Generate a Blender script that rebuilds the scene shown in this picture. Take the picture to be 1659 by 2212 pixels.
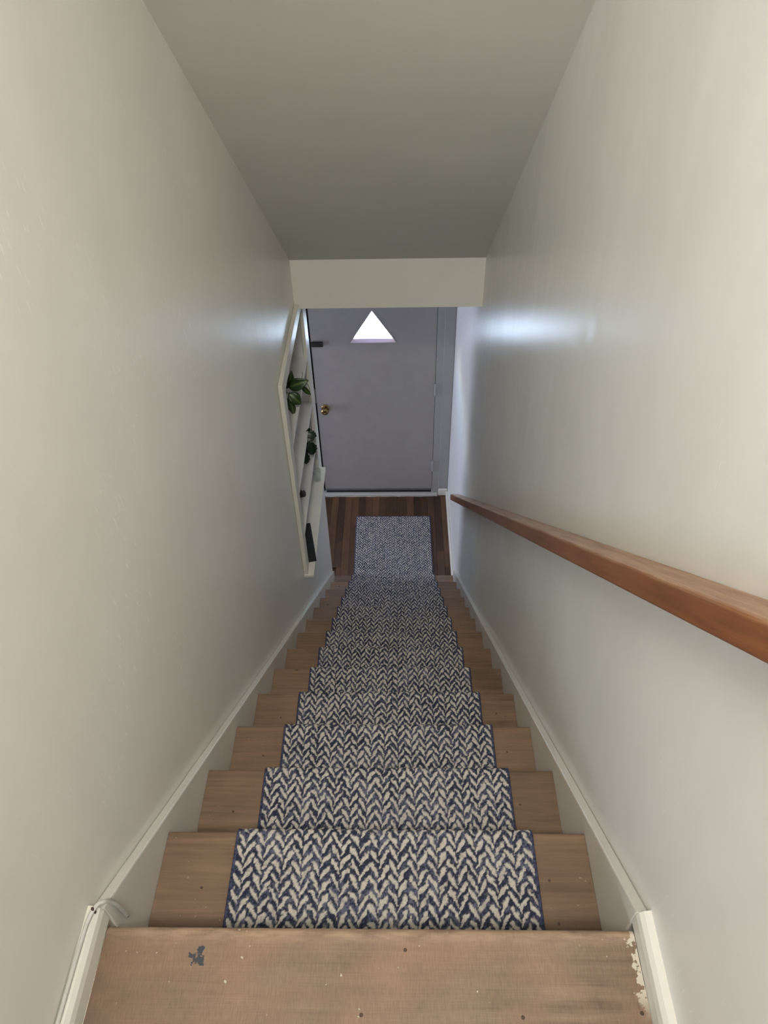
import bpy, bmesh, math, random
import numpy as np
from mathutils import Vector, Matrix
for o in list(bpy.data.objects): bpy.data.objects.remove(o, do_unlink=True)
SC = bpy.context.scene
COL = SC.collection
rnd = random.Random(7)

# ------------------------------------------------------------------ camera
F_PX = 1596.73
cam_d = bpy.data.cameras.new('camera'); cam = bpy.data.objects.new('camera', cam_d); COL.objects.link(cam)
cam_d.sensor_fit = 'VERTICAL'; cam_d.sensor_height = 24.0; cam_d.lens = F_PX / 2212.0 * 24.0
cam_d.clip_start = 0.02
_th, _ps, _ro = 0.766509, 0.032342, -0.027593
def cam_axes():
    Rz = np.array([[math.cos(_ps), -math.sin(_ps), 0], [math.sin(_ps), math.cos(_ps), 0], [0, 0, 1]])
    r = Rz @ np.array([1, 0, 0.]); fw = Rz @ np.array([0, math.cos(_th), -math.sin(_th)]); up = Rz @ np.array([0, math.sin(_th), math.cos(_th)])
    c, s = math.cos(_ro), math.sin(_ro)
    return c*r + s*up, -s*r + c*up, fw
_r, _u, _f = cam_axes()
cam.matrix_world = Matrix(((_r[0], _u[0], -_f[0], 0.4843), (_r[1], _u[1], -_f[1], -0.3969), (_r[2], _u[2], -_f[2], 1.3201), (0, 0, 0, 1)))
SC.camera = cam

# ------------------------------------------------------------------ world, lights, exposure
world = bpy.data.worlds.new('sky'); SC.world = world; world.use_nodes = True
wn = world.node_tree.nodes; wl = world.node_tree.links
sky = wn.new('ShaderNodeTexSky'); sky.sky_type = 'NISHITA'; sky.sun_disc = False
sky.sun_elevation = math.radians(48); sky.sun_rotation = math.radians(250)
wn['Background'].inputs['Strength'].default_value = 18.0
wl.new(sky.outputs[0], wn['Background'].inputs['Color'])
def area(name, loc, target, sx, sy, power, color):
    d = bpy.data.lights.new(name, 'AREA'); d.shape = 'RECTANGLE'; d.size = sx; d.size_y = sy; d.energy = power; d.color = color
    o = bpy.data.objects.new(name, d); COL.objects.link(o); o.location = loc
    o.rotation_euler = (Vector(target) - Vector(loc)).to_track_quat('-Z', 'Y').to_euler()
    return o
sd = bpy.data.lights.new('sun', 'SUN'); sd.energy = 110.0; sd.angle = math.radians(0.6); sd.color = (1.0, 0.97, 0.9)
sun = bpy.data.objects.new('sun', sd); COL.objects.link(sun); sun.rotation_euler = (math.radians(38), 0, math.radians(60))
sun.location = (4, -2, 6)
area('landing_window_light', (-0.95, -4.05, 1.70), (0.7, 1.5, -0.3), 2.2, 1.4, 88, (0.80, 0.90, 1.0))
cl = area('stair_fill_light', (0.42, -0.80, 2.37), (0.42, 2.2, -1.3), 0.40, 0.40, 22, (1.0, 0.94, 0.86))  # unseen lamp added to brighten the treads and far stairwell
cl.data.spread = math.radians(96)
area('hall_fill_light', (-2.5, 3.70, -1.95), (0.8, 3.9, -1.9), 1.0, 1.3, 56, (0.72, 0.78, 1.0))  # cool fill added to brighten the lower hall, no window stands here
SC.view_settings.view_transform = 'Standard'; SC.view_settings.look = 'None'
SC.view_settings.gamma = 1.0; SC.view_settings.use_curve_mapping = False
SC.view_settings.exposure = 0.07

# ------------------------------------------------------------------ measures (metres)
W = 0.855; RUN = 0.241445; RISE = 0.209323; N = 14
FZ = -N * RISE                    # lower floor
XL = -0.02; XR = W + 0.02         # wall faces
YD = 4.237                        # door face
YE = 3.19                         # end of the left wall
def nose(k): return k * RUN, -k * RISE

# ------------------------------------------------------------------ helpers
def mesh_obj(name, bm, mat, parent=None, smooth=False):
    me = bpy.data.meshes.new(name); bmesh.ops.recalc_face_normals(bm, faces=bm.faces[:]); bm.to_mesh(me); bm.free()
    if mat: me.materials.append(mat)
    if smooth:
        for p in me.polygons: p.use_smooth = True
    o = bpy.data.objects.new(name, me); COL.objects.link(o)
    if parent: o.parent = parent
    return o
def add_box(bm, x0, x1, y0, y1, z0, z1, bev=0.0, seg=2):
    b = bmesh.new()
    v = [b.verts.new(p) for p in ((x0,y0,z0),(x1,y0,z0),(x1,y1,z0),(x0,y1,z0),(x0,y0,z1),(x1,y0,z1),(x1,y1,z1),(x0,y1,z1))]
    for f in ((0,3,2,1),(4,5,6,7),(0,1,5,4),(1,2,6,5),(2,3,7,6),(3,0,4,7)): b.faces.new([v[i] for i in f])
    if bev > 0: bmesh.ops.bevel(b, geom=b.edges[:], offset=bev, segments=seg, affect='EDGES', profile=0.5)
    merge(bm, b)
def merge(bm, b):
    t = bpy.data.meshes.new('tmp'); b.to_mesh(t); b.free(); bm.from_mesh(t); bpy.data.meshes.remove(t)
def box(name, mat, parent, *a, **k):
    bm = bmesh.new(); add_box(bm, *a, **k); return mesh_obj(name, bm, mat, parent)
def boxes(name, mat, parent, lst, bev=0.0):
    bm = bmesh.new()
    for a in lst: add_box(bm, *a, bev=bev)
    return mesh_obj(name, bm, mat, parent)
def prism_x(bm, pts, x0, x1, bev=0.0):
    b = bmesh.new()
    A = [b.verts.new((x0, y, z)) for y, z in pts]; B = [b.verts.new((x1, y, z)) for y, z in pts]
    n = len(pts); b.faces.new(A); b.faces.new(B[::-1])
    for i in range(n): b.faces.new((A[i], B[i], B[(i+1) % n], A[(i+1) % n]))
    if bev > 0: bmesh.ops.bevel(b, geom=b.edges[:], offset=bev, segments=2, affect='EDGES', profile=0.5)
    merge(bm, b)
def add_tube(bm, pts, rad, seg=8, caps=True):
    pts = [Vector(p) for p in pts]; rings = []
    t = (pts[1]-pts[0]).normalized(); ref = Vector((0,0,1)) if abs(t.z) < .9 else Vector((1,0,0))
    n = t.cross(ref).normalized()
    for i, p in enumerate(pts):
        t = (pts[min(i+1, len(pts)-1)] - pts[max(i-1, 0)]).normalized()
        n = (n - t*n.dot(t)).normalized(); b = t.cross(n)
        r = rad[i] if isinstance(rad, (list, tuple)) else rad
        rings.append([bm.verts.new(p + (n*math.cos(a) + b*math.sin(a))*r) for a in [2*math.pi*j/seg for j in range(seg)]])
    for A, B in zip(rings, rings[1:]):
        for j in range(seg): bm.faces.new((A[j], A[(j+1) % seg], B[(j+1) % seg], B[j]))
    if caps: bm.faces.new(rings[0][::-1]); bm.faces.new(rings[-1])
def add_lathe(bm, prof, mtx, seg=24, closed=True):
    rings = []
    for r, h in prof:
        rings.append([bm.verts.new(mtx @ Vector((r*math.cos(2*math.pi*j/seg), r*math.sin(2*math.pi*j/seg), h))) for j in range(seg)])
    for A, B in zip(rings, rings[1:]):
        for j in range(seg): bm.faces.new((A[j], A[(j+1) % seg], B[(j+1) % seg], B[j]))
    if closed: bm.faces.new(rings[0][::-1]); bm.faces.new(rings[-1])
def smooth_path(pts, n=6):
    pts = [Vector(p) for p in pts]; out = []
    for i in range(len(pts)-1):
        p0, p1, p2, p3 = pts[max(i-1,0)], pts[i], pts[i+1], pts[min(i+2, len(pts)-1)]
        for k in range(n):
            t = k/n
            out.append(0.5*((2*p1) + (p2-p0)*t + (2*p0-5*p1+4*p2-p3)*t*t + (3*p1-p0-3*p2+p3)*t**3))
    out.append(pts[-1]); return out
def thing(name, label, cat, loc=(0,0,0), group=None):
    o = bpy.data.objects.new(name, None); o.empty_display_size = .05; COL.objects.link(o); o.location = loc
    return tag(o, label, cat, group)
def tag(o, label, cat, group=None):
    o['label'] = label; o['category'] = cat
    if group: o['group'] = group
    return o
def struct(o, label=None, cat=None):
    o['kind'] = 'structure'
    if label: o['label'] = label
    if cat: o['category'] = cat
    return o
def reparent(o, parent):                     # keep world coordinates of mesh data
    o.parent = parent; o.matrix_parent_inverse = Matrix.Translation(-parent.location)
    return o

# ------------------------------------------------------------------ materials
class M:
    def __init__(s, name, rough=0.5, spec=0.5):
        s.m = bpy.data.materials.new(name); s.m.use_nodes = True; s.t = s.m.node_tree; s.b = s.t.nodes['Principled BSDF']
        s.b.inputs['Roughness'].default_value = rough; s.b.inputs['Specular IOR Level'].default_value = spec
        s.co = None
    def n(s, t, **k):
        x = s.t.nodes.new(t)
        for a, v in k.items():
            if a.startswith('_'): x.inputs[a[1:].replace('_', ' ')].default_value = v
            else: setattr(x, a, v)
        return x
    def l(s, a, b): s.t.links.new(a, b)
    def coord(s, scale=(1,1,1), kind='Object'):
        if s.co is None: s.co = s.n('ShaderNodeTexCoord')
        mp = s.n('ShaderNodeMapping'); mp.inputs['Scale'].default_value = scale; s.l(s.co.outputs[kind], mp.inputs[0]); return mp.outputs[0]
    def noise(s, scale, detail=4, rough=.55, vec=None, dist=0):
        x = s.n('ShaderNodeTexNoise', _Scale=scale, _Detail=detail, _Roughness=rough, _Distortion=dist)
        s.l(vec if vec is not None else s.coord(), x.inputs['Vector']); return x.outputs['Fac']
    def ramp(s, fac, stops, interp='LINEAR'):
        x = s.n('ShaderNodeValToRGB'); e = x.color_ramp; e.interpolation = interp
        while len(e.elements) < len(stops): e.elements.new(.5)
        for el, (p, c) in zip(e.elements, stops):
            el.position = p; el.color = (*c, 1) if hasattr(c, '__len__') else (c, c, c, 1)
        s.l(fac, x.inputs[0]); return x.outputs[0]
    def mix(s, fac, a, b, mode='MIX'):
        x = s.n('ShaderNodeMix', data_type='RGBA', blend_type=mode)
        for v, i in ((fac, 0), (a, 6), (b, 7)):
            if hasattr(v, 'is_linked') or hasattr(v, 'links'): s.l(v, x.inputs[i])
            elif i == 0: x.inputs[0].default_value = v
            else: x.inputs[i].default_value = (*v, 1)
        return x.outputs[2]
    def math(s, op, a, b=None, clamp=False):
        x = s.n('ShaderNodeMath', operation=op, use_clamp=clamp)
        for i, v in enumerate((a, b)):
            if v is None: continue
            if hasattr(v, 'links'): s.l(v, x.inputs[i])
            else: x.inputs[i].default_value = v
        return x.outputs[0]
    def col(s, c):
        if hasattr(c, 'links'): s.l(c, s.b.inputs['Base Color'])
        else: s.b.inputs['Base Color'].default_value = (*c, 1)
        return s
    def bump(s, h, strength=.2, dist=.002):
        x = s.n('ShaderNodeBump', _Strength=strength, _Distance=dist); s.l(h, x.inputs['Height']); s.l(x.outputs[0], s.b.inputs['Normal']); return s

def paint_wall(name, c, rough, flecks=True, streak=1.0):
    m = M(name, rough, 0.5)
    mott = m.noise(2.2, 3); fine = m.noise(140, 3)
    col = m.mix(m.ramp(mott, [(.3, 0), (.7, 1)]), tuple(x*.96 for x in c), tuple(min(1, x*1.03) for x in c))
    st = m.noise(1, 3, .6, m.coord((15, 15, 1.6)))            # brush marks running up and down
    lump = m.noise(14, 3, .5)
    h = m.math('ADD', m.math('MULTIPLY', fine, .35), m.math('MULTIPLY', st, .4*streak))
    h = m.math('ADD', h, m.math('MULTIPLY', lump, 1.2))
    wave = m.noise(1, 2, .5, m.coord((6.5, 6.5, .8)))
    h = m.math('ADD', h, m.math('MULTIPLY', wave, 13.0*streak))
    if flecks:
        fk = m.noise(1, 2, .5, m.coord((190, 190, 30))); sel = m.noise(3.1, 2, .5)
        f = m.math('MULTIPLY', m.ramp(fk, [(.665, 0), (.695, 1)]), m.ramp(sel, [(.48, 0), (.62, 1)]))
        col = m.mix(m.math('MULTIPLY', f, .8), col, (.97, .96, .93))
        h = m.math('ADD', h, m.math('MULTIPLY', f, 2.5))
    m.col(col).bump(h, .2, .0013)
    return m.m
MW_L = paint_wall('cream_wall_paint', (.83, .805, .73), .32)
MW_R = paint_wall('cool_lit_cream_wall_paint', (.84, .84, .805), .27)  # same cream paint, the cool daylight on this side mixed into its colour
M_CEIL = paint_wall('ceiling_paint', (.71, .70, .635), .6, flecks=False, streak=.2)
M_HEAD = paint_wall('header_paint', (.82, .80, .725), .5, flecks=False, streak=.3)
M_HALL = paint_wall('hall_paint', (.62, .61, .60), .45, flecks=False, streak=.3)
def gloss_paint(name, c, rough=.35, bump=.15):
    m = M(name, rough); f = m.noise(60, 3); l = m.noise(9, 3)
    m.col(m.mix(m.ramp(l, [(.3, 0), (.7, 1)]), tuple(x*.95 for x in c), tuple(min(1, x*1.03) for x in c)))
    m.bump(f, bump, .0008); return m.m
M_TRIM = gloss_paint('white_gloss_trim', (.77, .75, .67), .32)
M_SKIRT = gloss_paint('skirt_gloss', (.74, .72, .66), .30)
M_SHELF = gloss_paint('shelf_paint', (.74, .73, .70), .4)
M_DOOR = gloss_paint('door_paint_grey', (.335, .315, .30), .42, .25)
M_DTRIM = gloss_paint('door_trim_paint', (.35, .345, .335), .42)
def plain(name, c, rough=.5, metal=0, spec=.5):
    m = M(name, rough, spec); f = m.noise(40, 2)
    m.col(m.mix(m.ramp(f, [(.35, 0), (.65, 1)]), tuple(x*.9 for x in c), tuple(min(1, x*1.06) for x in c)))
    m.b.inputs['Metallic'].default_value = metal; return m.m
M_DARK = plain('dark_gap', (.012, .012, .015), .7)
M_BRASS = plain('aged_brass', (.28, .19, .08), .28, 1)
M_BRONZE = plain('dark_bronze', (.05, .045, .04), .4, .7)
M_BLACK = plain('black_plastic', (.008, .008, .009), .45)
M_CABLE = plain('cable_white', (.60, .59, .55), .4)
M_NAIL = plain('rusty_nail', (.10, .06, .045), .6, .4)
M_STONE = plain('dark_stone', (.03, .026, .02), .6)
M_PLATE = plain('switch_plastic', (.75, .74, .70), .3)
M_POT = plain('white_glazed_pot', (.6, .6, .57), .25)
M_SOIL = plain('soil', (.03, .02, .014), .9)
M_STEM = plain('plant_stem', (.06, .09, .03), .5)
def glass(name):
    m = bpy.data.materials.new(name); m.use_nodes = True; t = m.node_tree
    for n in list(t.nodes): t.nodes.remove(n)
    o = t.nodes.new('ShaderNodeOutputMaterial'); mx = t.nodes.new('ShaderNodeMixShader'); tr = t.nodes.new('ShaderNodeBsdfTransparent'); gl = t.nodes.new('ShaderNodeBsdfGlossy'); fr = t.nodes.new('ShaderNodeLayerWeight'); pw_ = t.nodes.new('ShaderNodeMath'); pw_.operation = 'POWER'; pw_.inputs[1].default_value = 3.0; ml_ = t.nodes.new('ShaderNodeMath'); ml_.operation = 'MULTIPLY_ADD'; ml_.inputs[1].default_value = .6; ml_.inputs[2].default_value = .05
    gl.inputs['Roughness'].default_value = .03; tr.inputs[0].default_value = (.96, .98, .98, 1); t.links.new(fr.outputs['Facing'], pw_.inputs[0]); t.links.new(pw_.outputs[0], ml_.inputs[0])
    t.links.new(ml_.outputs[0], mx.inputs[0]); t.links.new(tr.outputs[0], mx.inputs[1]); t.links.new(gl.outputs[0], mx.inputs[2]); t.links.new(mx.outputs[0], o.inputs[0]); return m
M_GLASS = glass('clear_glass')

def wood(name, dark, light, rough, axis=0, grain=1.0, var=.22, perobj=True, scale=1.0, bump=.25):
    m = M(name, rough)
    s = [70*scale]*3; s[axis] = 3.5*scale
    vec = m.coord(tuple(s))
    if perobj:
        oi = m.n('ShaderNodeObjectInfo'); va = m.n('ShaderNodeVectorMath', operation='ADD'); m.l(vec, va.inputs[0])
        cv = m.n('ShaderNodeCombineXYZ'); r = m.math('MULTIPLY', oi.outputs['Random'], 57.0)
        for i in range(3): m.l(r, cv.inputs[i])
        m.l(cv.outputs[0], va.inputs[1]); vec = va.outputs[0]
    g = m.noise(1.0, 6, .6, vec, .6)
    big = m.noise(3.0, 4, .6)
    s2 = [300*scale]*3; s2[axis] = 9*scale
    fine = m.noise(1.0, 3, .6, m.coord(tuple(s2)))
    f = m.math('ADD', m.math('MULTIPLY', g, .6*grain), m.math('MULTIPLY', big, .55))
    f = m.math('ADD', f, m.math('MULTIPLY', fine, .22))
    col = m.ramp(f, [(.42, dark), (.62, tuple((a+b)/2 for a, b in zip(dark, light))), (.86, light)])
    if perobj:
        hv = m.n('ShaderNodeHueSaturation'); m.l(col, hv.inputs['Color'])
        m.l(m.math('ADD', m.math('MULTIPLY', oi.outputs['Random'], var), 1-var/2), hv.inputs['Value']); col = hv.outputs[0]
    m._f = f; m._col = col
    m.bump(m.math('ADD', m.math('MULTIPLY', g, .6), m.math('MULTIPLY', fine, .6)), bump, .0012)
    m.col(col); return m
def tread_mat():
    m = wood('worn_tread_wood', (.095, .060, .038), (.275, .18, .115), .5, 0)
    sp = m.noise(160, 1, .5); col = m.mix(m.math('MULTIPLY', m.ramp(sp, [(.76, 0), (.79, 1)]), .5), m._col, (.5, .46, .38))
    dk = m.noise(38, 1, .5); col = m.mix(m.math('MULTIPLY', m.ramp(dk, [(.74, 0), (.80, 1)]), .7), col, (.05, .032, .02))
    m.col(col); return m.m
M_TREAD = tread_mat()
def spot(m, x, y, rx, ry, warp):
    sep = m.n('ShaderNodeSeparateXYZ'); m.l(m.coord(), sep.inputs[0])
    dx = m.math('DIVIDE', m.math('SUBTRACT', sep.outputs[0], x), rx); dy = m.math('DIVIDE', m.math('SUBTRACT', sep.outputs[1], y), ry)
    d = m.math('ADD', m.math('MULTIPLY', dx, dx), m.math('MULTIPLY', dy, dy))
    return m.math('ADD', d, m.math('MULTIPLY', m.math('SUBTRACT', warp, .5), 4.5))
def landing_mat():
    m = wood('worn_landing_wood', (.11, .068, .044), (.33, .235, .165), .45, 0, perobj=False)
    col = m._col
    sep = m.n('ShaderNodeSeparateXYZ'); m.l(m.coord(), sep.inputs[0])
    # scuffed pale patches of old varnish loss
    pw = m.ramp(m.noise(5, 4, .65), [(.48, 0), (.68, 1)])
    col = m.mix(m.math('MULTIPLY', pw, .45), col, (.27, .185, .125))
    big = m.ramp(m.noise(3.2, 4, .6), [(.38, 0), (.62, 1)])
    col = m.mix(m.math('MULTIPLY', big, .55), col, (.17, .108, .068))
    red = m.ramp(m.noise(6.0, 3, .6, m.coord((1, 1.6, 1))), [(.45, 0), (.7, 1)])
    col = m.mix(m.math('MULTIPLY', red, .5), col, (.36, .215, .135))
    weave = m.noise(1, 2, .6, m.coord((420, 60, 60))); col = m.mix(.5, col, m.ramp(weave, [(.3, .72), (.7, 1.25)]), 'MULTIPLY')
    lip = m.n('ShaderNodeMapRange'); m.l(sep.outputs[1], lip.inputs[0]); lip.inputs[1].default_value = -.030; lip.inputs[2].default_value = -.006
    col = m.mix(m.math('MULTIPLY', lip.outputs[0], m.ramp(m.noise(1, 4, .6, m.coord((22, 90, 22))), [(.35, 0), (.62, .85)])), col, (.44, .305, .205))
    # pale paint left along the right-hand edge
    w = m.noise(46, 4, .6)
    edge = m.math('ADD', m.math('MULTIPLY', m.math('SUBTRACT', sep.outputs[0], W-.018), 55.0), m.math('MULTIPLY', m.math('SUBTRACT', w, .5), 5.0))
    up = m.ramp(sep.outputs[1], [(0, 0), (1, 1)])
    yy = m.n('ShaderNodeMapRange'); m.l(sep.outputs[1], yy.inputs[0]); yy.inputs[1].default_value = -.125; yy.inputs[2].default_value = -.085
    mk = m.math('MULTIPLY', m.ramp(edge, [(.45, 0), (.6, 1)]), yy.outputs[0])
    col = m.mix(mk, col, (.62, .56, .46))
    # blue grey paint splat
    s1 = spot(m, .157, -.047, .016, .021, m.noise(75, 3, .6))
    col = m.mix(m.ramp(s1, [(.30, 1), (.45, 0)]), col, (.045, .050, .062))
    # dried paint drips
    sp = m.noise(95, 1, .5); sel = m.noise(7, 2)
    k = m.math('MULTIPLY', m.ramp(sp, [(.745, 0), (.77, 1)]), m.ramp(sel, [(.48, 0), (.60, 1)]))
    col = m.mix(m.math('MULTIPLY', k, .8), col, (.62, .57, .47))
    # grime in the left-hand corner
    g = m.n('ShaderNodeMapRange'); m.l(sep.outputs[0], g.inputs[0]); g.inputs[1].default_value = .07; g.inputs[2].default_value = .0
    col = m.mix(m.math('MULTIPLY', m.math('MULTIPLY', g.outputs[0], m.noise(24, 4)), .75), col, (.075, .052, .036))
    m.col(col); return m.m
M_LAND = landing_mat()
def rail_mat():
    m = wood('varnished_fir_rail', (.115, .037, .013), (.295, .108, .039), .34, 1, perobj=False, scale=1.6, bump=.2)
    sep = m.n('ShaderNodeSeparateXYZ'); m.l(m.coord(), sep.inputs[0])
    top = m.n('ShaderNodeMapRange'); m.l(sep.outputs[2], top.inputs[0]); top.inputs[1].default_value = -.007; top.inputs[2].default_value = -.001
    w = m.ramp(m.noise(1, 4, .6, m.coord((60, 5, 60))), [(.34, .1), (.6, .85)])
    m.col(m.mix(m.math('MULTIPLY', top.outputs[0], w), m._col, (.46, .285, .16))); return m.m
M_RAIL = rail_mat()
M_FLOOR = wood('oak_strip_floor', (.024, .013, .008), (.105, .054, .026), .42, 1, var=1.0).m

# ------------------------------------------------------------------ the setting
ZT = 2.45; YB = -4.2
NY0, NY1, NZ0, NZ1 = 2.20, 2.935, -1.56, -0.462     # recess in the left wall
XB = -0.26                                         # back of the left wall
zs = lambda y: -0.19 - 0.832*(y - 2.83)            # sloping ceiling over the stairs
yc = 2.83 - (2.40 + .19)/.832                      # where it meets the flat landing ceiling
YW0 = -0.62                                        # the left wall begins here: landing opens to the left
wl_ = boxes('wall_left', MW_L, None, [
    (XB, XL, YW0, NY0-.02, FZ-.2, ZT), (XB, XL, NY0-.02, NY1+.02, NZ1+.02, ZT), (XB, XL, NY0-.02, NY1+.02, FZ-.2, NZ0-.022), (XB, XL, NY1+.02, YE, FZ-.2, ZT)])
struct(wl_, 'cream painted wall left of the stairs with a shelf recess at its far end', 'wall')
struct(box('wall_right', MW_R, None, XR, XR+.12, YB, YD+.013, FZ-.2, ZT), 'glossy off-white wall behind the wooden handrail', 'wall')
bm = bmesh.new()
prism_x(bm, [(2.82, zs(2.82)), (yc, 2.40), (yc, 2.52), (2.82, zs(2.82)+.13)], XL, XR)
struct(mesh_obj('ceiling', bm, M_CEIL), 'sloping grey-cream ceiling above the stairs', 'ceiling')
struct(boxes('ceiling.001', M_CEIL, None, [(-2.7, XR, YB, YW0, 2.40, 2.52), (XL, XR, YW0, yc, 2.40, 2.52)]), 'flat ceiling over the top landing', 'ceiling')
struct(box('wall_header', M_HEAD, None, XL, XR, 2.82, 2.94, -.425, zs(2.82)+.13), 'cream beam face across the bottom of the sloping ceiling', 'wall')
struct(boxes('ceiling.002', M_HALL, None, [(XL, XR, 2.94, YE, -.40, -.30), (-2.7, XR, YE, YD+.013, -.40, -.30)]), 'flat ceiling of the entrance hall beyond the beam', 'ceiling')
struct(boxes('wall_back', MW_L, None, [(-2.82, XR+.12, YB-.12, YB, -.3, 2.52)]), 'wall at the back of the top landing behind the camera', 'wall')
struct(boxes('wall_landing_left', MW_L, None, [(-2.82, -2.7, YB, YW0, -.3, 2.52)]), 'left end wall of the top landing', 'wall')
struct(boxes('wall_landing_side', MW_L, None, [(-2.7, XB, YW0, YW0+.12, -.3, 2.52)]), 'landing wall beside the head of the stairs', 'wall')
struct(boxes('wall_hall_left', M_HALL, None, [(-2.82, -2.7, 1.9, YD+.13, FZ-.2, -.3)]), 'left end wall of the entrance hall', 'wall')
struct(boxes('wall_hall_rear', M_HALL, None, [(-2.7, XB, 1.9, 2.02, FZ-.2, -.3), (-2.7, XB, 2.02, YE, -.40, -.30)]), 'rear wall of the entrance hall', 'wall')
struct(boxes('floor.001', plain('landing_floor', (.2, .13, .08), .5), None, [(-2.7, XR, YB, -.32, -.30, 0), (-2.7, XB, -.32, YW0, -.3, 0)][:1]), 'wooden floor of the top landing', 'floor')

# door wall: a frame of wall around the door opening
DX0, DX1, DZ1 = -.155, .741, FZ+2.06
struct(boxes('wall_far', M_DTRIM, None, [(-2.7, DX0-.07, YD+.013, YD+.13, FZ-.2, -.30), (DX0-.07, DX1+.055, YD+.013, YD+.13, DZ1+.05, -.30), (DX1+.055, XR+.12, YD+.013, YD+.13, FZ-.2, -.30)]), 'grey wall around the front door', 'wall')  # even grey, same paint as the door trim
struct(boxes('trim_1', M_DTRIM, None, [(DX1+.004, DX1+.055, YD-.004, YD+.10, FZ, DZ1+.004), (DX0-.07, DX1+.055, YD-.004, YD+.10, DZ1+.004, DZ1+.05), (DX0-.07, DX0-.022, YD-.004, YD+.10, FZ, DZ1+.004)]), 'jamb around the front door', 'trim')
struct(box('trim_2', M_DTRIM, None, DX1+.055, XR-.002, YD-.008, YD+.013, FZ, -.40, bev=.003), 'flat casing right of the front door', 'trim')
struct(box('trim_3', M_DARK, None, DX0-.022, DX0-.001, YD+.03, YD+.06, FZ+.016, DZ1), 'dark strip filling the gap along the latch edge of the door', 'trim')  # near-black filler between the slab and its left jamb
th_m = gloss_paint('worn_threshold_paint', (.50, .49, .45), .5)
struct(box('trim_4', th_m, None, DX0-.02, DX1+.05, YD-.03, YD+.10, FZ, FZ+.016, bev=.004), 'chipped white threshold strip below the front door', 'trim')
struct(box('baseboard_far', M_TRIM, None, DX1+.058, XR-.002, YD-.026, YD-.009, FZ, FZ+.07, bev=.006), 'short baseboard block right of the front door', 'baseboard')
struct(box('baseboard_right', M_TRIM, None, XR-.016, XR, 3.16, YD-.03, FZ, FZ+.055, bev=.005), 'white baseboard along the right side of the lower floor', 'baseboard')

struct(boxes('trim_5', M_DTRIM, None, [(DX1-.014, DX1+.004, YD+.046, YD+.10, FZ+.016, DZ1), (DX0-.022, DX0+.014, YD+.061, YD+.10, FZ+.017, DZ1), (DX0-.022, DX1+.004, YD+.046, YD+.10, DZ1-.014, DZ1+.004)]), 'stop strips the front door closes against', 'trim')
# door with triangular window
door = bpy.data.objects.new('door_1', None); COL.objects.link(door); door.location = (0, 0, 0)
struct(door, 'flat grey front door with a small triangular window and brass knob', 'door')
def tri_slab(bm, tri_f, tri_b, y0, y1, rect):
    x0, x1, z0, z1 = rect
    def ring(y, tri): return [bm.verts.new((x, y, z)) for x, z in ((x0,z0),(x1,z0),(x1,z1),(x0,z1))] + [bm.verts.new((x, y, z)) for x, z in tri]
    F = ring(y0, tri_f); B = ring(y1, tri_b)      # tri: L, R, T
    for R in (F, B):
        for f in ((0,1,5,4), (1,2,6,5), (2,3,6), (3,0,4,6)): bm.faces.new([R[i] for i in f])
    for a, b in ((0,1),(1,2),(2,3),(3,0),(4,5),(5,6),(6,4)): bm.faces.new((F[a], F[b], B[b], B[a]))
TL, TR, TT = (.128, -1.465), (.455, -1.465), (.288, -1.213)
bm = bmesh.new(); tri_slab(bm, (TL, TR, TT), (TL, TR, TT), YD, YD+.044, (DX0, DX1, FZ+.045, DZ1)); mesh_obj('slab', bm, M_DOOR, door)
def inset(k):                                  # triangle shrunk towards its incentre
    cx, cz = .2895, -1.375
    return [(cx+(x-cx)*k, cz+(z-cz)*k) for x, z in (TL, TR, TT)]
def tri_ring(name, ko, ki, y0, y1, yi, mat):
    bm = bmesh.new(); O, I = inset(ko), [(.144, -1.4395), (.436, -1.4395), (.288, -1.228)]
    of = [bm.verts.new((x, y0, z)) for x, z in O]; inn = [bm.verts.new((x, yi, z)) for x, z in I]
    ob = [bm.verts.new((x, y1, z)) for x, z in O]; ib = [bm.verts.new((x, y1, z)) for x, z in I]
    for i in range(3):
        j = (i+1) % 3
        bm.faces.new((of[i], of[j], inn[j], inn[i])); bm.faces.new((inn[i], inn[j], ib[j], ib[i])); bm.faces.new((of[i], ob[i], ob[j], of[j])); bm.faces.new((ob[i], ib[i], ib[j], ob[j]))
    return mesh_obj(name, bm, mat, door)
M_STOP = gloss_paint('window_stop_paint', (.62, .50, .55), .4)
tri_ring('window_stop', .995, .88, YD-.003, YD+.018, YD+.010, M_STOP)
tri_ring('window_stop', .995, .88, YD+.044, YD+.024, YD+.03, M_STOP)
bm = bmesh.new(); T = inset(.97)
a = [bm.verts.new((x, YD+.019, z)) for x, z in T]; b = [bm.verts.new((x, YD+.023, z)) for x, z in T]
bm.faces.new(a); bm.faces.new(b[::-1])
for i in range(3): bm.faces.new((a[i], a[(i+1) % 3], b[(i+1) % 3], b[i]))
mesh_obj('window_pane', bm, M_GLASS, door)
box('door_sweep', M_DARK, door, DX0+.006, DX1-.004, YD+.004, YD+.040, FZ+.017, FZ+.044, bev=.003)
box('kick_strip', plain('grey_strip', (.13, .13, .14), .5), door, DX0+.004, DX1-.004, YD-.006, YD-.0005, FZ+.048, FZ+.066, bev=.002)
Ry = Matrix.Rotation(math.pi/2, 4, 'X')                  # +Z of the profile towards -Y
kx, kz = -.094, -2.030
bm = bmesh.new(); add_lathe(bm, [(.030, 0), (.031, .004), (.026, .008), (.014, .012)], Matrix.Translation((kx, YD-.0005, kz)) @ Ry); ro = mesh_obj('rosette', bm, M_BRASS, door, True)
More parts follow.
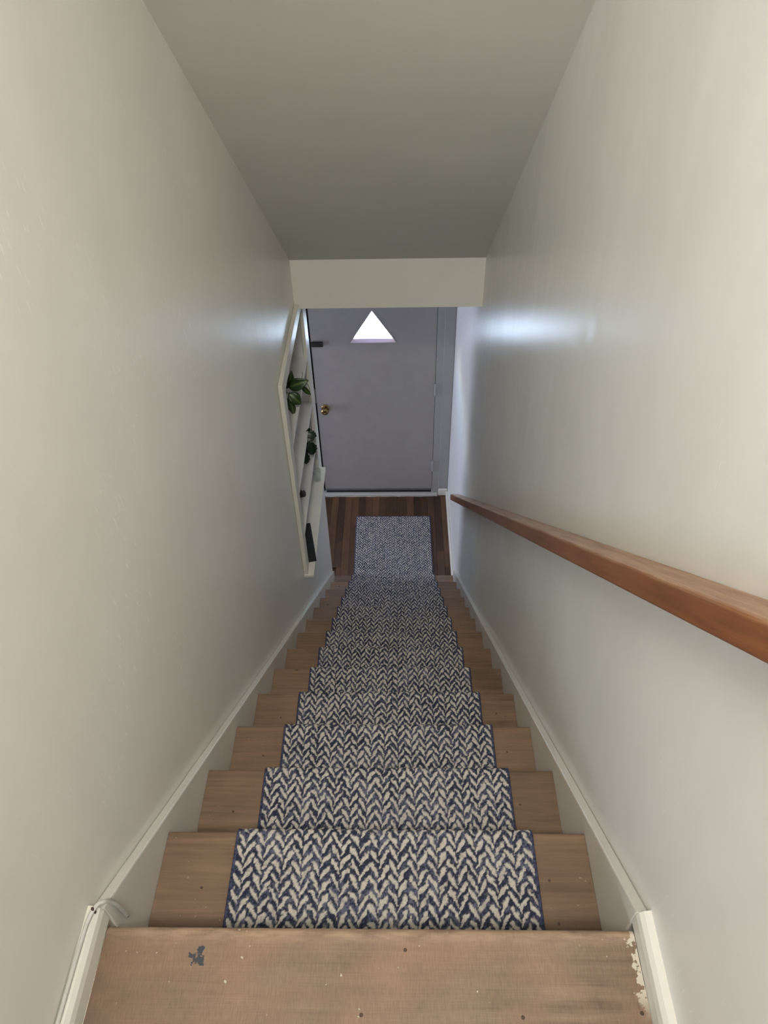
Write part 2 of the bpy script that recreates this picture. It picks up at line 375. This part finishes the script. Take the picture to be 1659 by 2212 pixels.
bm = bmesh.new(); add_lathe(bm, [(.011, .010), (.012, .024), (.020, .030), (.0285, .042), (.0295, .050), (.026, .060), (.018, .066), (.010, .068), (.009, .0655), (.0015, .065)], Matrix.Translation((kx, YD, kz)) @ Ry); mesh_obj('door_knob', bm, M_BRASS, door, True)
bm = bmesh.new(); add_box(bm, -.152, -.069, YD-.018, YD-.0005, -1.489, -1.452, bev=.003); la = mesh_obj('night_latch', bm, M_BRONZE, door)
box('latch_bolt', M_BRONZE, la, -.166, -.148, YD-.012, YD-.004, -1.478, -1.463, bev=.001)
for z0 in (-1.922, -2.668):
    bm = bmesh.new(); add_tube(bm, [(DX1+.002, YD-.009, z0), (DX1+.002, YD-.009, z0+.11)], .007, 12); add_box(bm, DX1-.022, DX1-.002, YD-.005, YD-.0005, z0+.004, z0+.106, bev=.001)
    h = mesh_obj('hinge', bm, M_DTRIM, door, False)
box('strike_plate', plain('pale_strike', (.26, .25, .25), .5), door, DX0-.021, DX0-.002, YD+.010, YD+.029, -1.995, -1.87, bev=.002)

# lower floor: strip boards laid towards the door
fl = struct(box('floor', M_FLOOR, None, -2.7, XR, 1.9, YD+.14, FZ-.2, FZ-.019), 'dark brown hardwood strip floor of the entrance hall', 'floor')
pw = .0572; x = XR - .001; i = 0; y_a, y_b = N*RUN - RUN - .008, YD - .031
while x > -.62:
    cuts = [y_a] + sorted(rnd.uniform(y_a+.15, y_b-.12) for _ in range(1 if i % 3 else 2)) + [y_b]
    if x < XL + .01: cuts = [max(YE+.004, c) if c == y_a else c for c in cuts]; cuts = [c for c in cuts if c >= cuts[0]]
    for a, b in zip(cuts, cuts[1:]):
        if b-a < .03: continue
        d = rnd.uniform(0, .0006)
        box('floor_plank', M_FLOOR, fl, max(x-pw+.0007, XL+.002 if a < YE and x-pw < XL+.002 else -9), x-.0003, a+.0005, b-.0005, FZ-.018, FZ-d, bev=.0008)
    x -= pw; i += 1

# ------------------------------------------------------------------ staircase
st = thing('staircase', 'steep enclosed wooden staircase with worn bare brown treads leading down to the front door', 'stairs')
TH = .030; OV = .024
def tread(name, mat, k, y0, x0=0.0005, x1=W-.0005):
    yn, zn = nose(k); b = bmesh.new(); r = .010 if k == 0 else .006
    prof = [(y0, zn-TH), (y0, zn)] + [(yn-r+r*math.sin(a), zn-r+r*math.cos(a)) for a in [j*math.pi/10 for j in range(6)]] + [(yn, zn-TH+.005), (yn-.005, zn-TH)]
    prism_x(b, prof, x0, x1); return mesh_obj(name, b, mat, st)
lt = tread('landing_tread', M_LAND, 0, -.318)
for k in range(1, N):
    tread('tread', M_TREAD, k, (k-1)*RUN-OV+.0005)
M_RISER = wood('riser_wood', (.09, .05, .03), (.26, .16, .10), .5, 0).m
for k in range(0, N):
    yn, zn = nose(k); box('riser', M_RISER, st, .0005, W-.0005, yn-OV-.018, yn-OV, zn-RISE+.0005, zn-TH-.0005)
def skirt(x0, x1, y_end):
    top = lambda y: .050 - y*RISE/RUN
    b = bmesh.new(); prism_x(b, [(.012, -.35), (.012, top(.012)), (y_end, top(y_end)), (y_end, max(FZ, top(y_end)-.36)), (3.02, FZ), (2.7, FZ)], x0, x1, bev=.003)
    return mesh_obj('skirt_board', b, M_SKIRT, st)
skirt(XL+.0005, -.0002, 3.13); skirt(W+.0002, XR-.0005, 3.13)
for (x, y) in ((.42, -.121), (.663, -.122), (.487, -.033), (.842, -.115)):
    bm = bmesh.new(); add_lathe(bm, [(.0030, -.002), (.0030, .0003), (.0022, .0007)], Matrix.Translation((x, y, 0)), 10); mesh_obj('nail', bm, M_NAIL, lt)
for k in (1, 2, 3, 4):
    yn, zn = nose(k)
    for (x, y) in ((.075, yn-.10), (W-.075, yn-.085), (W-.07, yn-.17)):
        bm = bmesh.new(); add_lathe(bm, [(.0028, -.002), (.0028, .0003), (.002, .0006)], Matrix.Translation((x+rnd.uniform(-.015,.015), y+rnd.uniform(-.015,.015), zn)), 10); mesh_obj('nail', bm, M_NAIL, st)
# landing baseboards, rounded on top
def land_base(name, xw, d, label, ztop):
    prof = [(0, 0), (.0195, 0), (.0195, ztop-.022), (.017, ztop-.010), (.011, ztop-.003), (.004, ztop), (0, ztop)]
    b = bmesh.new(); A = [b.verts.new((xw+d*px, -.6, pz)) for px, pz in prof]; B = [b.verts.new((xw+d*px, .0115, pz)) for px, pz in prof]; n = len(prof)
    b.faces.new(A); b.faces.new(B[::-1])
    for i in range(n): b.faces.new((A[i], A[(i+1) % n], B[(i+1) % n], B[i]))
    struct(mesh_obj(name, b, M_TRIM), label, 'baseboard')
land_base('baseboard_left', XL, 1, 'rounded white baseboard left of the landing board under a cable', .055)
land_base('baseboard_right.001', XR, -1, 'rounded white baseboard right of the landing board', .052)

# ------------------------------------------------------------------ carpet runner
def vnoise(u, v, su, sv, seed, oct=1):
    out = np.zeros_like(u); amp = 1.0; tot = 0
    for o in range(oct):
        rg = np.random.RandomState(seed+o); G = rg.rand(512, 512); a, b = u/su, v/sv
        i, j = np.floor(a).astype(int), np.floor(b).astype(int); fa, fb = a-i, b-j; fa = fa*fa*(3-2*fa); fb = fb*fb*(3-2*fb)
        g = lambda p, q: G[p % 512, q % 512]
        out += amp*((g(i,j)*(1-fa)+g(i+1,j)*fa)*(1-fb) + (g(i,j+1)*(1-fa)+g(i+1,j+1)*fa)*fb); tot += amp; amp *= .5; su /= 2; sv /= 2
    return out/tot
RT = .0065                                       # carpet thickness over the wood
pts = []                                         # (y, z, fine?) corners of the runner's run
for k in range(0, N):
    yn, zn = nose(k)
    if k > 0:
        pts += [(yn+RT, zn+RT, .017), (yn+RT, zn-TH-.004, .012), (yn-OV+RT, zn-TH-.018, .012)]
    else: pts += [(yn-OV+RT, zn-TH-.002, 0)]
    nz = -(k+1)*RISE
    pts += [(yn-OV+RT, nz+RT, .012)]
pts += [(3.955, FZ+RT, 0)]
path = []
for i, (y, z, r) in enumerate(pts):
    p = np.array((y, z))
    if r == 0: path.append(p); continue
    a = np.array(pts[i-1][:2])-p; b = np.array(pts[i+1][:2])-p; la_, lb = np.linalg.norm(a), np.linalg.norm(b); a /= la_; b /= lb
    t = min(r, la_*.48, lb*.48)
    for q in np.linspace(0, 1, 7): path.append((1-q)**2*(p+a*t) + 2*q*(1-q)*p + q*q*(p+b*t))
path = np.array(path); sl = np.r_[0, np.cumsum(np.linalg.norm(np.diff(path, axis=0), axis=1))]
# sample: dense where the top of the carpet shows, sparse on the risers
s = 0.0; S = [0.0]
while s < sl[-1]:
    j = min(np.searchsorted(sl, s, 'right'), len(sl)-1); d = path[j]-path[j-1]; flat = abs(d[1]) < abs(d[0])*3 and (d[0] > 0)
    yy = path[j][0]; ds = (.0020 if yy < 1.0 else .0028 if yy < 2.2 else .0036) if flat else .010
    s += ds; S.append(min(s, sl[-1]))
S = np.array(S); PY = np.interp(S, sl, path[:,0]); PZ = np.interp(S, sl, path[:,1])
TY, TZ = np.gradient(PY), np.gradient(PZ); tl = np.hypot(TY, TZ)+1e-12; NY, NZ = -TZ/tl, TY/tl
NU = 301; RW = .598
U = np.linspace(0, RW, NU); uu, vv = np.meshgrid(U, S)
cw = RW/31.0; wu = uu + (vnoise(uu, vv, .009, .009, 3, 3)-.5)*.0075; wv = vv + (vnoise(uu, vv, .009, .010, 9, 3)-.5)*.0120
c = np.floor(wu/cw); fu = wu/cw-c; dr = np.where(c % 2 == 0, 1.0, -1.0)
ph = wv/.0268 + dr*1.0*(fu-.5) + np.where(c % 2 == 0, 0.0, .45) + (np.random.RandomState(5).rand(64)[c.astype(int) % 64])*.22
fr = ph-np.floor(ph); edge = np.abs(2*fu-1)
thr = .50 - .30*edge**3 + (vnoise(uu, vv, .016, .014, 77, 1)-.5)*.22
cream = 1/(1+np.exp(-(thr/2-np.abs(fr-thr/2) + (vnoise(uu, vv, .0042, .0048, 61, 2)-.5)*.30)/.02))
wr = 1/(1+np.exp(-(-.04-(np.abs(fr-1+0.0)))/.02))
loops = vnoise(uu, vv, .0034, .0042, 21, 2); mott = vnoise(uu, vv, .05, .06, 33, 2); fib = vnoise(uu, vv, .0022, .0032, 41, 1)
dome = np.sqrt(np.clip(np.sin(np.pi*((2*fr) % 1.0)), 0, 1))*np.sqrt(np.clip(1-edge**6, 0, 1))
hgt = .0016*dome + .0024*(loops-.5)
navy = np.array((.032, .037, .066)); navy2 = np.array((.135, .145, .21)); crm = np.array((.61, .575, .51)); crm2 = np.array((.42, .39, .35))
sid2 = np.random.RandomState(18).rand(97, 1009)[c.astype(int) % 97, np.floor(ph).astype(int) % 1009]; nm = np.clip((fib-.45)*2.2 + (mott-.5)*1.2 + (sid2-.5)*.7, 0, 1)[..., None]
cn = navy*(1-nm) + navy2*nm
sid = np.random.RandomState(8).rand(97, 1009)[c.astype(int) % 97, np.floor(ph).astype(int) % 1009]; cm = np.clip((.5-loops)*1.8+.12 + np.clip(sid-.72, 0, 1)*1.8, 0, 1.25)[..., None]; cc = crm*(1-cm) + crm2*cm
rgb = cn*(1-cream[..., None]) + cc*cream[..., None]
fade = S[:, None]/sl[-1]
x0 = .147 + (0.119-.147)*np.clip((PY-.25)/3.7, 0, 1)
X = x0[:, None] + uu; Y = PY[:, None] + NY[:, None]*hgt; Z = PZ[:, None] + NZ[:, None]*hgt
nr = len(S); co = np.stack([X, Y, Z], -1).reshape(-1, 3)
ii = np.arange(nr*NU).reshape(nr, NU); quads = np.stack([ii[:-1,:-1], ii[:-1,1:], ii[1:,1:], ii[1:,:-1]], -1).reshape(-1, 4)
me = bpy.data.meshes.new('pile'); me.vertices.add(len(co)); me.vertices.foreach_set('co', co.astype(np.float32).ravel())
me.loops.add(quads.size); me.loops.foreach_set('vertex_index', quads.astype(np.int32).ravel()); me.polygons.add(len(quads))
me.polygons.foreach_set('loop_start', np.arange(0, quads.size, 4, dtype=np.int32)); me.polygons.foreach_set('use_smooth', np.ones(len(quads), dtype=bool))
me.update(calc_edges=True)
at = me.attributes.new('yarn', 'FLOAT_COLOR', 'POINT'); at.data.foreach_set('color', np.c_[rgb.reshape(-1, 3), np.ones(len(co))].astype(np.float32).ravel())
mp = M('woven_yarn', .95, .1); an = mp.n('ShaderNodeAttribute', attribute_name='yarn')
mp.col(mp.mix(.35, an.outputs['Color'], mp.ramp(mp.noise(420, 2), [(.3, .45), (.7, 1.25)]), 'MULTIPLY')); mp.bump(mp.noise(380, 2), .6, .0012)
me.materials.append(mp.m)
ru = thing('stair_runner', 'navy and cream woven carpet runner with chevron weave down the middle of the stairs', 'carpet')
pile = bpy.data.objects.new('pile', me); COL.objects.link(pile); pile.parent = ru; pile['kind'] = 'stuff'
mb = M('navy_binding', .9, .15); mb.col(mb.mix(mb.ramp(mb.noise(1, 2, .5, mb.coord((160, 160, 160))), [(.35, 0), (.65, 1)]), (.028, .032, .060), (.085, .095, .165))); mb.bump(mb.noise(240, 2), .5, .001)
idx = [i for i in range(0, nr, 3)]
for e in (0, 1):
    bm = bmesh.new(); add_tube(bm, [(x0[i]+e*RW, PY[i]-NY[i]*.0022, PZ[i]-NZ[i]*.0022) for i in idx], .0042, 8); mesh_obj('binding', bm, mb.m, ru, True)
bm = bmesh.new(); add_tube(bm, [(x0[-1]+q*RW/20, PY[-1], PZ[-1]-.002) for q in range(21)], .0042, 8); mesh_obj('binding', bm, mb.m, ru, True)

# ------------------------------------------------------------------ handrail
RA = math.atan(.870); RH = .053*math.cos(RA); y0, y1 = -.55, 3.272
bm = bmesh.new(); add_box(bm, -.0595, 0, 0, (y1-y0)/math.cos(RA), -RH, 0, bev=.004)
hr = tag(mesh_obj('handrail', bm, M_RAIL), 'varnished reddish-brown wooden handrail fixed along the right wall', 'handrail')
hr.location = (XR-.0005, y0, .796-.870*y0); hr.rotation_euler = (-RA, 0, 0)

# ------------------------------------------------------------------ built-in shelves
bk = thing('built_in_shelves', 'white built-in shelf recess in the left wall holding two potted plants', 'shelves')
SB = XB+.005; e = .0008
box('back_panel', M_SHELF, bk, SB, SB+.012, NY0-.019, NY1+.019, NZ0-.02, NZ1+.019)
box('side_panel', M_SHELF, bk, SB+.0125, XL-e, NY0-.019, NY0, NZ0-.0, NZ1)
box('side_panel', M_SHELF, bk, SB+.0125, XL-e, NY1, NY1+.019, NZ0-.0, NZ1)
box('top_panel', M_SHELF, bk, SB+.0125, XL-e, NY0-.019, NY1+.019, NZ1+.0005, NZ1+.019)
for z in (-.762, -1.050, -1.325): box('shelf', M_SHELF, bk, SB+.0125, -.002, NY0+.0005, NY1-.0005, z-.020, z, bev=.0015)
box('sill_board', M_TRIM, bk, SB+.0125, .0305, NY0-.075, 2.988, NZ0-.0215, NZ0-.0005, bev=.003)
CF = 0.0
box('casing', M_TRIM, bk, XL+.0005, CF, 2.130, NY0, NZ0+.0005, -.3965, bev=.002)
box('casing', M_TRIM, bk, XL+.0005, CF, NY1, 3.012, NZ0+.0005, -.4265, bev=.002)
boxes('casing', M_TRIM, bk, [(XL+.0005, CF, NY0+.0005, 2.8195, NZ1, -.3965), (XL+.0005, CF, 2.8195, NY1-.0005, NZ1, -.4265)], bev=.002)
box('bracket', M_TRIM, bk, XL+.0005, -.002, NY0-.03, NY0+.06, NZ0-.080, NZ0-.0225, bev=.004)

# ------------------------------------------------------------------ things on the shelves
def leaf_mat(name, dark, light, rough=.35):
    m = M(name, rough); sep = m.n('ShaderNodeSeparateXYZ'); m.l(m.coord((1,1,1), 'UV'), sep.inputs[0])
    d = m.math('ABSOLUTE', m.math('SUBTRACT', sep.outputs[1], .5)); n = m.noise(60, 3)
    f = m.math('ADD', m.math('MULTIPLY', d, 3.6), m.math('MULTIPLY', m.math('SUBTRACT', n, .5), .5))
    m.col(m.ramp(f, [(.03, light), (.30, tuple((a*2+b)/3 for a, b in zip(dark, light))), (.6, dark)])); return m.m
ML1 = leaf_mat('variegated_leaf', (.020, .048, .012), (.105, .16, .040))
ML2 = leaf_mat('dark_leaf', (.010, .024, .010), (.020, .042, .016))
def leaf(name, mat, parent, base, tip, width, normal, bend=.15, serr=0, n=9):
    base, tip, normal = Vector(base), Vector(tip), Vector(normal).normalized(); ax = tip-base; L = ax.length; ax = ax/L
    normal = (normal-ax*normal.dot(ax)).normalized(); side = ax.cross(normal)
    bm = bmesh.new(); uvl = bm.loops.layers.uv.new('UVMap'); uvd = {}; rows = []
    for i in range(n+1):
        t = i/n; w = width*.5*(math.sin(math.pi*min(1, t**.8*1.0))**.75 if 0 < t < 1 else .04)
        if serr and i % 2: w *= 1+serr
        row = []
        for j in range(5):
            q = (j-2)/2; p = base + ax*(L*t) + side*(w*q) + normal*(bend*L*(math.sin(math.pi*t)*.9) - abs(q)**1.5*w*-.25)
            v = bm.verts.new(p); uvd[v] = (t, .5+q*.5); row.append(v)
        rows.append(row)
    for A, B in zip(rows, rows[1:]):
        for j in range(4): bm.faces.new((A[j], A[j+1], B[j+1], B[j]))
    for f in bm.faces:
        for lp in f.loops: lp[uvl].uv = uvd[lp.vert]
    o = mesh_obj(name, bm, mat, parent, True); so = o.modifiers.new('thickness', 'SOLIDIFY'); so.thickness = .0012; return o
def pot(parent, cx, cy, z, r, h, mat=None):
    bm = bmesh.new(); add_lathe(bm, [(r*.72, 0), (r*.80, h*.3), (r, h), (r*.92, h), (r*.88, h*.9), (.002, h*.88)], Matrix.Translation((cx, cy, z+.0005)), 24); mesh_obj('pot', bm, mat or M_POT, parent, False)
    bm = bmesh.new(); add_lathe(bm, [(.002, h*.885), (r*.86, h*.885), (r*.80, h*.93), (.002, h*.95)], Matrix.Translation((cx, cy, z+.001)), 18); mesh_obj('soil', bm, M_SOIL, parent, True)
def stem(parent, pts, r=.0022):
    bm = bmesh.new(); add_tube(bm, smooth_path(pts, 5), r, 6); mesh_obj('stem', bm, M_STEM, parent, True)
p1 = thing('potted_plant', 'leafy green potted plant with pale-striped leaves on the topmost recess shelf', 'plant')
pot(p1, -.135, 2.44, -.762, .050, .080); o1 = Vector((-.135, 2.44, -.69))
nv = (.25, -.8, .55)
for nm_, b, t, w, nn, bd in (
    ('leaf', (-.034, 2.46, -.628), (.062, 2.46, -.590), .060, nv, .10), ('leaf', (-.036, 2.452, -.655), (.016, 2.445, -.712), .058, nv, .12),
    ('leaf', (-.034, 2.447, -.690), (-.022, 2.44, -.770), .034, (.3, -.8, .3), .08), ('leaf', (-.046, 2.442, -.680), (-.043, 2.44, -.745), .020, (.6, -.6, .2), .05),
    ('leaf', (-.040, 2.47, -.640), (-.014, 2.47, -.542), .038, (.5, -.7, .1), .08), ('leaf', (.022, 2.49, -.638), (.062, 2.49, -.692), .026, (-.3, -.7, .5), .05),
    ('leaf', (-.075, 2.44, -.66), (-.045, 2.42, -.60), .05, nv, .1), ('leaf', (-.12, 2.44, -.66), (-.19, 2.46, -.60), .06, (-.3, -.6, .7), .1), ('leaf', (-.11, 2.47, -.65), (-.13, 2.58, -.62), .06, (0, -.2, 1), .1)):
    leaf(nm_, ML1, p1, b, t, w, nn, bd); stem(p1, [o1, (o1+Vector(b))/2 + Vector((0, 0, .035)), b])
stem(p1, [(.046, 2.462, -.600), (.058, 2.46, -.618), (.064, 2.46, -.650), (.058, 2.46, -.682)], .0013)
stem(p1, [(.030, 2.462, -.585), (.036, 2.462, -.565), (.037, 2.462, -.548)], .0012)
p2 = thing('potted_plant.001', 'small dark potted plant with ragged leaves on the lowest recess shelf', 'plant')
pot(p2, -.125, 2.67, -1.325, .05, .085); o2 = Vector((-.125, 2.67, -1.247)); SH = Vector((.027, -.17, .134))
for b, t, w, nn in (((-.040, 2.85, -1.196), (.014, 2.85, -1.222), .040, nv), ((-.034, 2.85, -1.19), (-.022, 2.85, -1.165), .026, (.6, -.6, .2)), ((-.045, 2.845, -1.225), (.000, 2.845, -1.238), .034, nv),
    ((-.026, 2.842, -1.252), (-.014, 2.84, -1.340), .050, (.4, -.8, .3)), ((-.042, 2.842, -1.256), (-.03, 2.84, -1.33), .040, (.5, -.7, .2)), ((-.056, 2.838, -1.318), (-.056, 2.836, -1.402), .036, (.4, -.8, .2)),
    ((-.055, 2.84, -1.25), (-.052, 2.84, -1.33), .040, (.4, -.8, .2)), ((-.10, 2.84, -1.28), (-.16, 2.86, -1.22), .05, (-.3, -.6, .6)), ((-.09, 2.87, -1.28), (-.10, 2.95, -1.22), .05, (0, -.2, 1))):
    b = Vector(b)+SH; t = Vector(t)+SH; leaf('leaf', ML2, p2, b, t, w, nn, .08, .28); stem(p2, [o2, (o2+b)/2 + Vector((0, 0, .02)), b], .0018)
bm = bmesh.new(); bmesh.ops.create_icosphere(bm, subdivisions=2, radius=1)
for v in bm.verts:
    q = v.co; k_ = 1 + .18*math.sin(3.1*q.x+1)*math.cos(2.3*q.y+q.z*2)
    v.co = Vector((q.x*.026*k_*(1.0-.35*max(0, q.y)), q.y*.030*k_, q.z*.020*k_+.018))
    if v.co.z < .002: v.co.z = .002
o = mesh_obj('stone', bm, M_STONE, None, False); o.location = (-.040, 2.475, -1.3265); tag(o, 'small dark brown stone on the lowest recess shelf nearer the stairs', 'stone')
gl = thing('glass_tumbler', 'clear glass tumbler at the far end of the recess sill', 'glass', (-.008, 2.868, NZ0))
bm = bmesh.new(); add_lathe(bm, [(.020, 0), (.026, .075), (.0245, .075), (.0185, .006), (.001, .005)], Matrix.Identity(4), 28); mesh_obj('tumbler_body', bm, M_GLASS, gl, True)
bx_ = thing('black_case', 'flat matt black case lying on the recess sill', 'case', (-.006, 2.345, NZ0)); bx_.rotation_euler = (0, 0, math.radians(11.5))
box('case_body', M_BLACK, bx_, -.030, .018, -.130, .130, .0002, .024, bev=.002)
box('case_lid', M_BLACK, bx_, -.0295, .0175, -.1295, .1295, .0245, .034, bev=.002)

# ------------------------------------------------------------------ cable over the left baseboard
cb = bmesh.new(); cz = .0585
cp = smooth_path([(-.0165, -.55, cz), (-.0160, -.30, cz), (-.0150, -.14, cz+.001), (-.0140, -.05, cz+.0005), (-.0120, -.012, cz+.001), (-.004, .010, cz+.003), (.0045, .018, cz-.004), (.0055, .026, .030), (.0050, .033, -.010), (.0045, .036, -.070)], 6)
add_tube(cb, cp, .0034, 10)
ca = tag(mesh_obj('cable', cb, M_CABLE, None, True), 'thin white cable running along the left landing baseboard and down the skirt', 'cable')
bm = bmesh.new(); add_box(bm, -.0085, -.0055, .001, .005, .050, .070, bev=.0005); mesh_obj('cable_clip', bm, M_NAIL, ca)

# ------------------------------------------------------------------ outside, seen through the triangular pane
mg = M('pale_concrete', .9); mg.col(mg.mix(mg.ramp(mg.noise(1.5, 5), [(.35, 0), (.65, 1)]), (.50, .49, .47), (.64, .63, .60))); mg.bump(mg.noise(30, 4), .3, .01)
struct(box('ground', mg.m, None, -9, 9, YD+.14, 24, FZ-.4, FZ-.12), 'sunlit pale concrete outside the door', 'ground')

M_LEAF = leaf_mat('shrub_leaf', (.03, .05, .02), (.05, .08, .03))
sh = thing('shrub', 'leafy shrub added outside the front door to shade the concrete', 'shrub')  # added out of view so its leaves drop shade on the ground
r2 = random.Random(4)
for b in range(7):
    a = b*.9; x, y = .85 + .10*math.cos(a), 6.95 + .10*math.sin(a); tx, ty, tz = x + .22*math.cos(a), y + .30*math.sin(a), FZ + .75 + .25*r2.random()
    bm = bmesh.new(); add_tube(bm, smooth_path([(x, y, FZ-.12), ((x+tx)/2, (y+ty)/2, FZ+.5), (tx, ty, tz)], 5), .008, 6); mesh_obj('branch', bm, M_STEM, sh, True)
    for q in range(6):
        c0 = Vector((x, y, FZ+.45)).lerp(Vector((tx, ty, tz)), .3+.14*q); dr_ = Vector((r2.uniform(-1, 1), r2.uniform(-1, 1), r2.uniform(-.3, .6))).normalized()
        leaf('leaf', M_LEAF, sh, c0, c0+dr_*.16, .09, (r2.uniform(-.4,.4), r2.uniform(-.4,.4), 1), .1, 0, 6)
